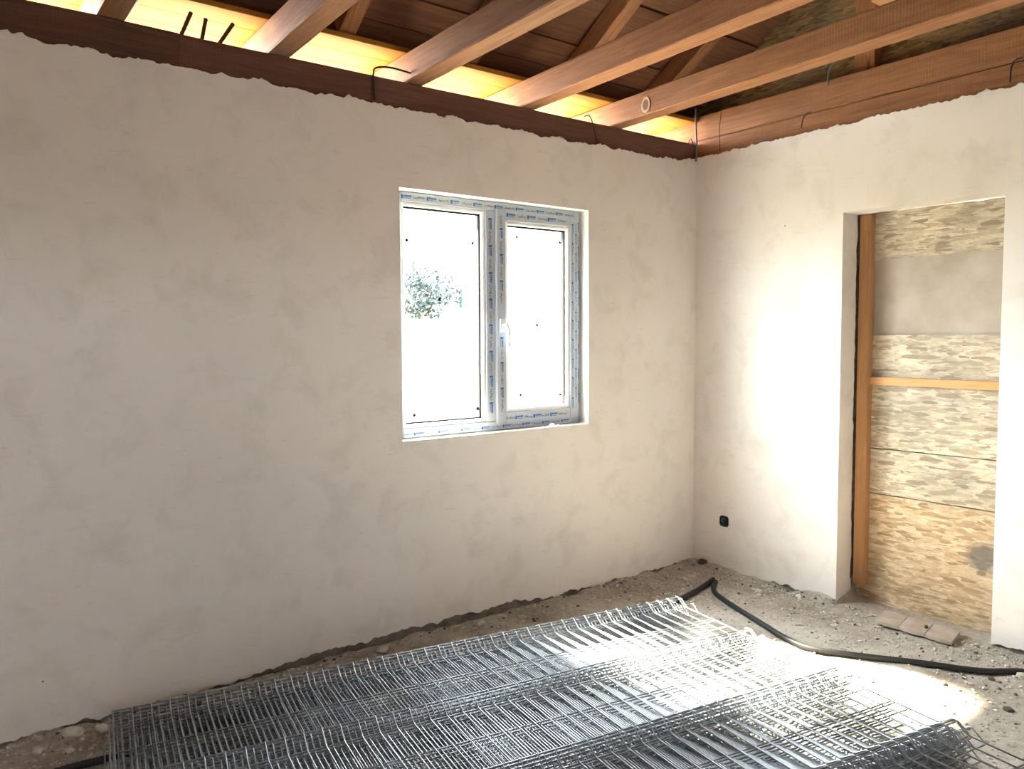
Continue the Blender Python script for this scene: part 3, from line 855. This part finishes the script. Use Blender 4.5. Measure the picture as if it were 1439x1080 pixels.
# ------------------------------------------------------------------ broken roof tile by the door
tl = empty('clay_tile', (-0.05, -1.49, floor_z(-0.05, -1.49)))
tag(tl, 'flat broken greyish clay tile lying in front of the boarded doorway', 'tile')
for i, (ya, yb2) in enumerate(((-1.31, -1.43), (-1.433, -1.56), (-1.563, -1.69))):
    mb = MB(); n = 8; vs = []
    for k in range(n + 1):
        f_ = k / n; yy = ya + (yb2 - ya) * f_
        xf = -0.135 - 0.008 * math.sin(math.pi * f_) + 0.004 * fbm(yy * 30, 3)
        xb = 0.025 + 0.01 * fbm(yy * 9, 1)
        zz_ = 0.010 + 0.004 * math.sin(math.pi * f_)
        vs += [(xf, yy + 0.0, 0.006), (xf, yy, zz_ + 0.010), (xb, yy + 0.03, zz_ + 0.018), (xb, yy + 0.03, 0.006)]
    fs = []
    for k in range(n):
        a = k * 4; b = a + 4
        for q in range(4): fs.append((a + q, a + (q + 1) % 4, b + (q + 1) % 4, b + q))
    fs += [(3, 2, 1, 0), (n * 4, n * 4 + 1, n * 4 + 2, n * 4 + 3)]
    mb.add([tuple(Vector(v) - Vector((-0.05, -1.49, 0))) for v in vs], fs)
    o = mb.build('tile_segment', M['tile'], tl)
    bm = bmesh.new(); bm.from_mesh(o.data); bmesh.ops.recalc_face_normals(bm, faces=bm.faces); bm.to_mesh(o.data); bm.free()
tl.location.z += 0.002

# ------------------------------------------------------------------ socket box on the right wall
sb = empty('socket_box', (0.0, -0.248, 0.322))
tag(sb, 'black empty socket box set low in the doorway wall near the corner', 'socket box')
mb = MB(); s_ = 0.034
n = 20
vs = []
for (rr, xx) in ((1.0, -0.002), (1.0, -0.005), (0.82, -0.005), (0.80, -0.001)):
    for k in range(n):
        a = 2 * math.pi * k / n
        ca, sa = math.cos(a), math.sin(a)
        q = (abs(ca) ** 5 + abs(sa) ** 5) ** (-1 / 5)      # rounded square
        vs.append((xx, s_ * rr * ca * q, s_ * rr * sa * q))
fs = []
for j in range(3):
    for k in range(n):
        k2 = (k + 1) % n; fs.append((j * n + k, j * n + k2, (j + 1) * n + k2, (j + 1) * n + k))
fs.append(tuple(3 * n + k for k in range(n)))
fs.append(tuple(range(n - 1, -1, -1)))
mb.add(vs, fs).build('rim', M['box'], sb)
mb = MB()
mb.tube(curve_pts([(-0.002, 0.006, -0.01), (-0.012, 0.012, 0.005), (-0.012, 0.004, 0.018), (-0.002, -0.01, 0.016)], 5), 0.0025, 6)
mb.build('wire_tail', M['cable_grey'], sb)

# ------------------------------------------------------------------ bent wires, rods and cables about the wall plates
def wire(name, ctrl, r, mat, label, cat='wire'):
    o = MB().tube(curve_pts(ctrl, 6), r, 6).build(name, mat, smooth=True)
    return tag(o, label, cat)
for (a, b, lab) in (((-3.125, 0.05, 2.735), (-3.088, 0.05, 2.823), 'leftmost of three short rusty rods on the wall plate'),
                    ((-3.046, 0.05, 2.735), (-3.030, 0.05, 2.812), 'middle of three short rusty rods on the wall plate'),
                    ((-2.972, 0.05, 2.732), (-2.918, 0.05, 2.817), 'rightmost of three short rusty rods on the wall plate')):
    a, b = Vector(a), Vector(b)
    a = a - (b - a) * 0.14
    o = MB().tube([a.lerp(b, i / 10) for i in range(11)], 0.009, 8, ridge=lambda i: 1.0 if i % 2 else 0.9).build('steel_rod', M['steel'], smooth=True)
    tag(o, lab, 'rod', 'rods on the wall plate')
wire('bent_wire', [(-2.285, 0.005, 2.60), (-2.288, 0.004, 2.66), (-2.292, 0.0, 2.715), (-2.285, -0.015, 2.742), (-2.22, -0.03, 2.752), (-2.12, -0.03, 2.748), (-2.08, -0.03, 2.745)], 0.0045, M['wire'],
     'stiff black wire bent over the wall plate left of the window')
wire('bent_wire', [(-0.965, 0.004, 2.735), (-0.945, -0.008, 2.742), (-0.92, -0.006, 2.725), (-0.885, 0.002, 2.66), (-0.865, 0.004, 2.60)], 0.003, M['wire'],
     'thin black wire looped over the wall plate right of the window')
wire('hanging_cable', [(-0.035, -0.02, 2.93), (-0.033, -0.02, 2.86), (-0.028, -0.02, 2.76), (-0.022, -0.02, 2.68), (-0.02, -0.012, 2.60)], 0.0065, M['cable_grey'],
     'grey cable hanging down the corner between the two wall plates', 'cable')
wire('wire_curl', [(-0.05, -0.015, 2.70), (-0.075, -0.02, 2.73), (-0.10, -0.02, 2.71), (-0.085, -0.02, 2.685), (-0.06, -0.018, 2.70), (-0.075, -0.018, 2.735)], 0.002, M['wire'],
     'thin curl of wire beside the grey corner cable')
wire('thin_wire', [(-0.012, -0.20, 2.93), (-0.012, -0.20, 2.86), (-0.014, -0.19, 2.78), (-0.012, -0.19, 2.70), (-0.005, -0.19, 2.63)], 0.0022, M['wire'],
     'thin dark wire hanging on the doorway wall just right of the corner')
wire('bent_wire', [(0.012, -0.80, 2.74), (0.008, -0.775, 2.735), (0.004, -0.755, 2.71), (0.004, -0.745, 2.66)], 0.003, M['wire'],
     'short dark wire on the plate above the doorway wall')
wire('bent_wire', [(0.012, -1.86, 2.745), (0.006, -1.835, 2.74), (0.003, -1.818, 2.71), (0.003, -1.815, 2.645)], 0.0035, M['wire'],
     'short dark wire at the right end of the upper plate')
wire('loose_cable', [(0.005, -0.965, 3.02), (0.0, -0.95, 2.99), (0.005, -0.915, 2.95), (0.012, -0.90, 2.90), (0.008, -0.905, 2.86)], 0.006, M['cable_grey'],
     'short grey cable hanging in front of the strand board gable', 'cable')

# ------------------------------------------------------------------ rubble
def lump(rnd, r, flat=0.6, sub=1):
    bm = bmesh.new(); bmesh.ops.create_icosphere(bm, subdivisions=sub, radius=1.0)
    sc = Vector((rnd.uniform(0.7, 1.2), rnd.uniform(0.7, 1.2), rnd.uniform(0.6, 1.0) * flat)) * r
    off = rnd.uniform(0, 50)
    for v in bm.verts:
        k = 1 + 0.35 * noise.noise(v.co * 1.7 + Vector((off, 0, 0)))
        v.co = Vector((v.co.x * sc.x * k, v.co.y * sc.y * k, v.co.z * sc.z * k))
    a = rnd.uniform(0, 6.28)
    vs = [Matrix.Rotation(a, 3, 'Z') @ v.co for v in bm.verts]
    bm.verts.index_update()
    fs = [tuple(v.index for v in f.verts) for f in bm.faces]
    bm.free()
    return vs, fs
rnd = random.Random(5)
protos = [lump(rnd, 1.0, 0.7, 1) for _ in range(10)]
light_mb, dark_mb = MB(), MB()
for i in range(12000):
    if i % 2:
        x, y = -rnd.random() ** 1.2 * 2.6, -rnd.random() * 2.9
    else:
        x, y = rnd.uniform(-4.6, 0.1), -rnd.random() ** 2.2 * 0.8
        if rnd.random() < 0.35: x, y = -rnd.random() ** 2 * 0.5, rnd.uniform(-2.4, 0)
    if x > -0.015 and not (-1.79 < y < -1.03): x = -0.015 - rnd.random() * 0.04
    if x > 0.17: continue
    if y > -0.02: y = -0.02
    s = 0.0022 + 0.0085 * rnd.random() ** 4
    vs, fs = protos[i % 10]
    zf = floor_z(x, y) + s * 0.3
    (dark_mb if rnd.random() < 0.10 else light_mb).add([(x + v.x * s, y + v.y * s, zf + v.z * s) for v in vs], fs)
o = light_mb.build('grit', M['rubble']); tag(o, 'fine pale grit and crumbs scattered over the floor', 'grit', kind='stuff')
o = dark_mb.build('dark_grit', M['clod']); tag(o, 'fine dark grit scattered over the floor', 'grit', kind='stuff')
rub = [(-0.16, -0.62, 0.022, 'chunk', 'largest pale plaster chunk between conduit and doorway wall'),
       (-0.205, -0.655, 0.016, 'chunk', 'small pale plaster chunk next to the largest one by the conduit'),
       (-0.14, -0.57, 0.012, 'chunk', 'smallest pale plaster crumb beside the conduit near the corner'),
       (-0.24, -0.20, 0.020, 'chunk', 'long pale plaster crumb on the dirt in the corner'),
       (-0.30, -0.19, 0.014, 'chunk', 'small pale plaster crumb left of the long one in the corner'),
       (-0.08, -0.83, 0.020, 'chunk', 'pale plaster lump against the doorway wall beside the jamb'),
       (-3.63, -0.055, 0.040, 'chunk', 'broken plaster slab leaning at the foot of the window wall, lower left'),
       (-3.53, -0.065, 0.026, 'chunk', 'brownish plaster lump right of the broken slab at lower left'),
       (-3.75, -0.10, 0.022, 'rubble', 'brown rubble stone at the lower left edge by the wall'),
       (-3.66, -0.16, 0.018, 'rubble', 'small rubble stone in front of the broken slab at lower left'),
       (-0.62, -2.12, 0.020, 'clod', 'dark clod on the bright floor near the panel ends'),
       (-0.37, -1.96, 0.014, 'clod', 'small dark clod on the bright floor below the conduit'),
       (-0.58, -1.86, 0.010, 'clod', 'tiny dark clod on the bright floor left of the conduit'),
       (-0.92, -1.36, 0.012, 'clod', 'dark crumb on the floor between conduit and wire panels'),
       (-0.24, -2.03, 0.022, 'rubble', 'pale lump lying against the conduit at the right edge'),
       (-1.75, -0.045, 0.028, 'rubble', 'brown rubble lump at the wall foot below the window'),
       (-2.32, -0.05, 0.030, 'rubble', 'brown rubble lump at the wall foot left of the window'),
       (-0.03, -0.10, 0.035, 'clod', 'grey mortar lump in the corner of the room'),
       (0.06, -1.55, 0.013, 'clod', 'dark crumb on the clay tile')]
for x, y, s, mname, lab in rub:
    vs, fs = lump(rnd, s, 0.75, 2)
    o = MB().add(vs, fs).build('rubble_lump', M[mname])
    o.location = (x, y, floor_z(x, y) + s * 0.30)
    if 'clay tile' in lab: o.location = (-0.06, -1.535, floor_z(-0.06, -1.53) + 0.036)
    tag(o, lab, 'rubble', 'rubble lumps on the floor')

# ------------------------------------------------------------------ outside
mb = MB()
mb.add([(-60, -60, -0.34), (60, -60, -0.34), (60, 60, -0.34), (-60, 60, -0.34)], [(0, 1, 2, 3)])
o = mb.build('ground', M['yard']); tag(o, 'pale sunlit yard outside the window', kind='structure')
tree = empty('garden_tree', (5.4, 12.5, -0.34))
tag(tree, 'small leafy tree in the yard, seen through the left pane', 'tree')
trunk = MB(); trunk.tube(curve_pts([(0, 0, 0), (0.05, 0, 0.8), (-0.03, 0.05, 1.6), (0.02, 0, 2.4)], 5), 0.09, 8)
for k in range(7):
    a = k * 0.9; trunk.tube(curve_pts([(0, 0, 1.5 + 0.1 * k), (0.4 * math.cos(a), 0.4 * math.sin(a), 2.2 + 0.1 * k), (0.8 * math.cos(a), 0.8 * math.sin(a), 2.6 + 0.12 * k)], 4), 0.03, 6)
trunk.build('trunk', M['bark'], tree)
lv = MB(); rnd = random.Random(3)
for i in range(6500):
    a = rnd.uniform(0, 6.28); ph = math.acos(rnd.uniform(-1, 1)); rr = 0.95 * rnd.random() ** 0.4
    c_ = Vector((rr * math.sin(ph) * math.cos(a) * 1.05, rr * math.sin(ph) * math.sin(a), 2.95 + 0.78 * rr * math.cos(ph)))
    if noise.noise(c_ * 2.3) < -0.12: continue
    d1 = Vector((rnd.gauss(0, 1), rnd.gauss(0, 1), rnd.gauss(0, 1))).normalized(); d2 = d1.orthogonal().normalized()
    s = rnd.uniform(0.05, 0.085)
    lv.add([c_ - d1 * s, c_ + d2 * s * 0.5, c_ + d1 * s, c_ - d2 * s * 0.5], [(0, 1, 2, 3)])
o = lv.build('foliage', M['leaf'], tree); o['kind'] = 'stuff'
yp = empty('yard_post', (6.38, 12.3, -0.34)); tag(yp, 'pale post with a dark upper end standing in the yard beside the tree', 'post')
MB().tube([(0, 0, 0), (0, 0, 2.5)], 0.06, 10).build('shaft', M['concrete'], yp)
MB().tube([(0, 0, 2.5), (0, 0, 3.12)], 0.066, 10).build('upper_end', plain('dark_post', (0.012, 0.022, 0.026), 0.8), yp)
yf = empty('garden_fence', (3.0, 14.0, -0.34))
tag(yf, 'low pale rail fence at the back of the yard', 'fence')
for k in range(10): MB().box((k * 2.0 - 0.06, -0.06, 0), (k * 2.0 + 0.06, 0.06, 2.15)).build('post', M['concrete'], yf)
for zz_ in (1.0, 2.05): MB().box((0, -0.02, zz_), (18.0, 0.02, zz_ + 0.08)).build('rail', M['concrete'], yf)
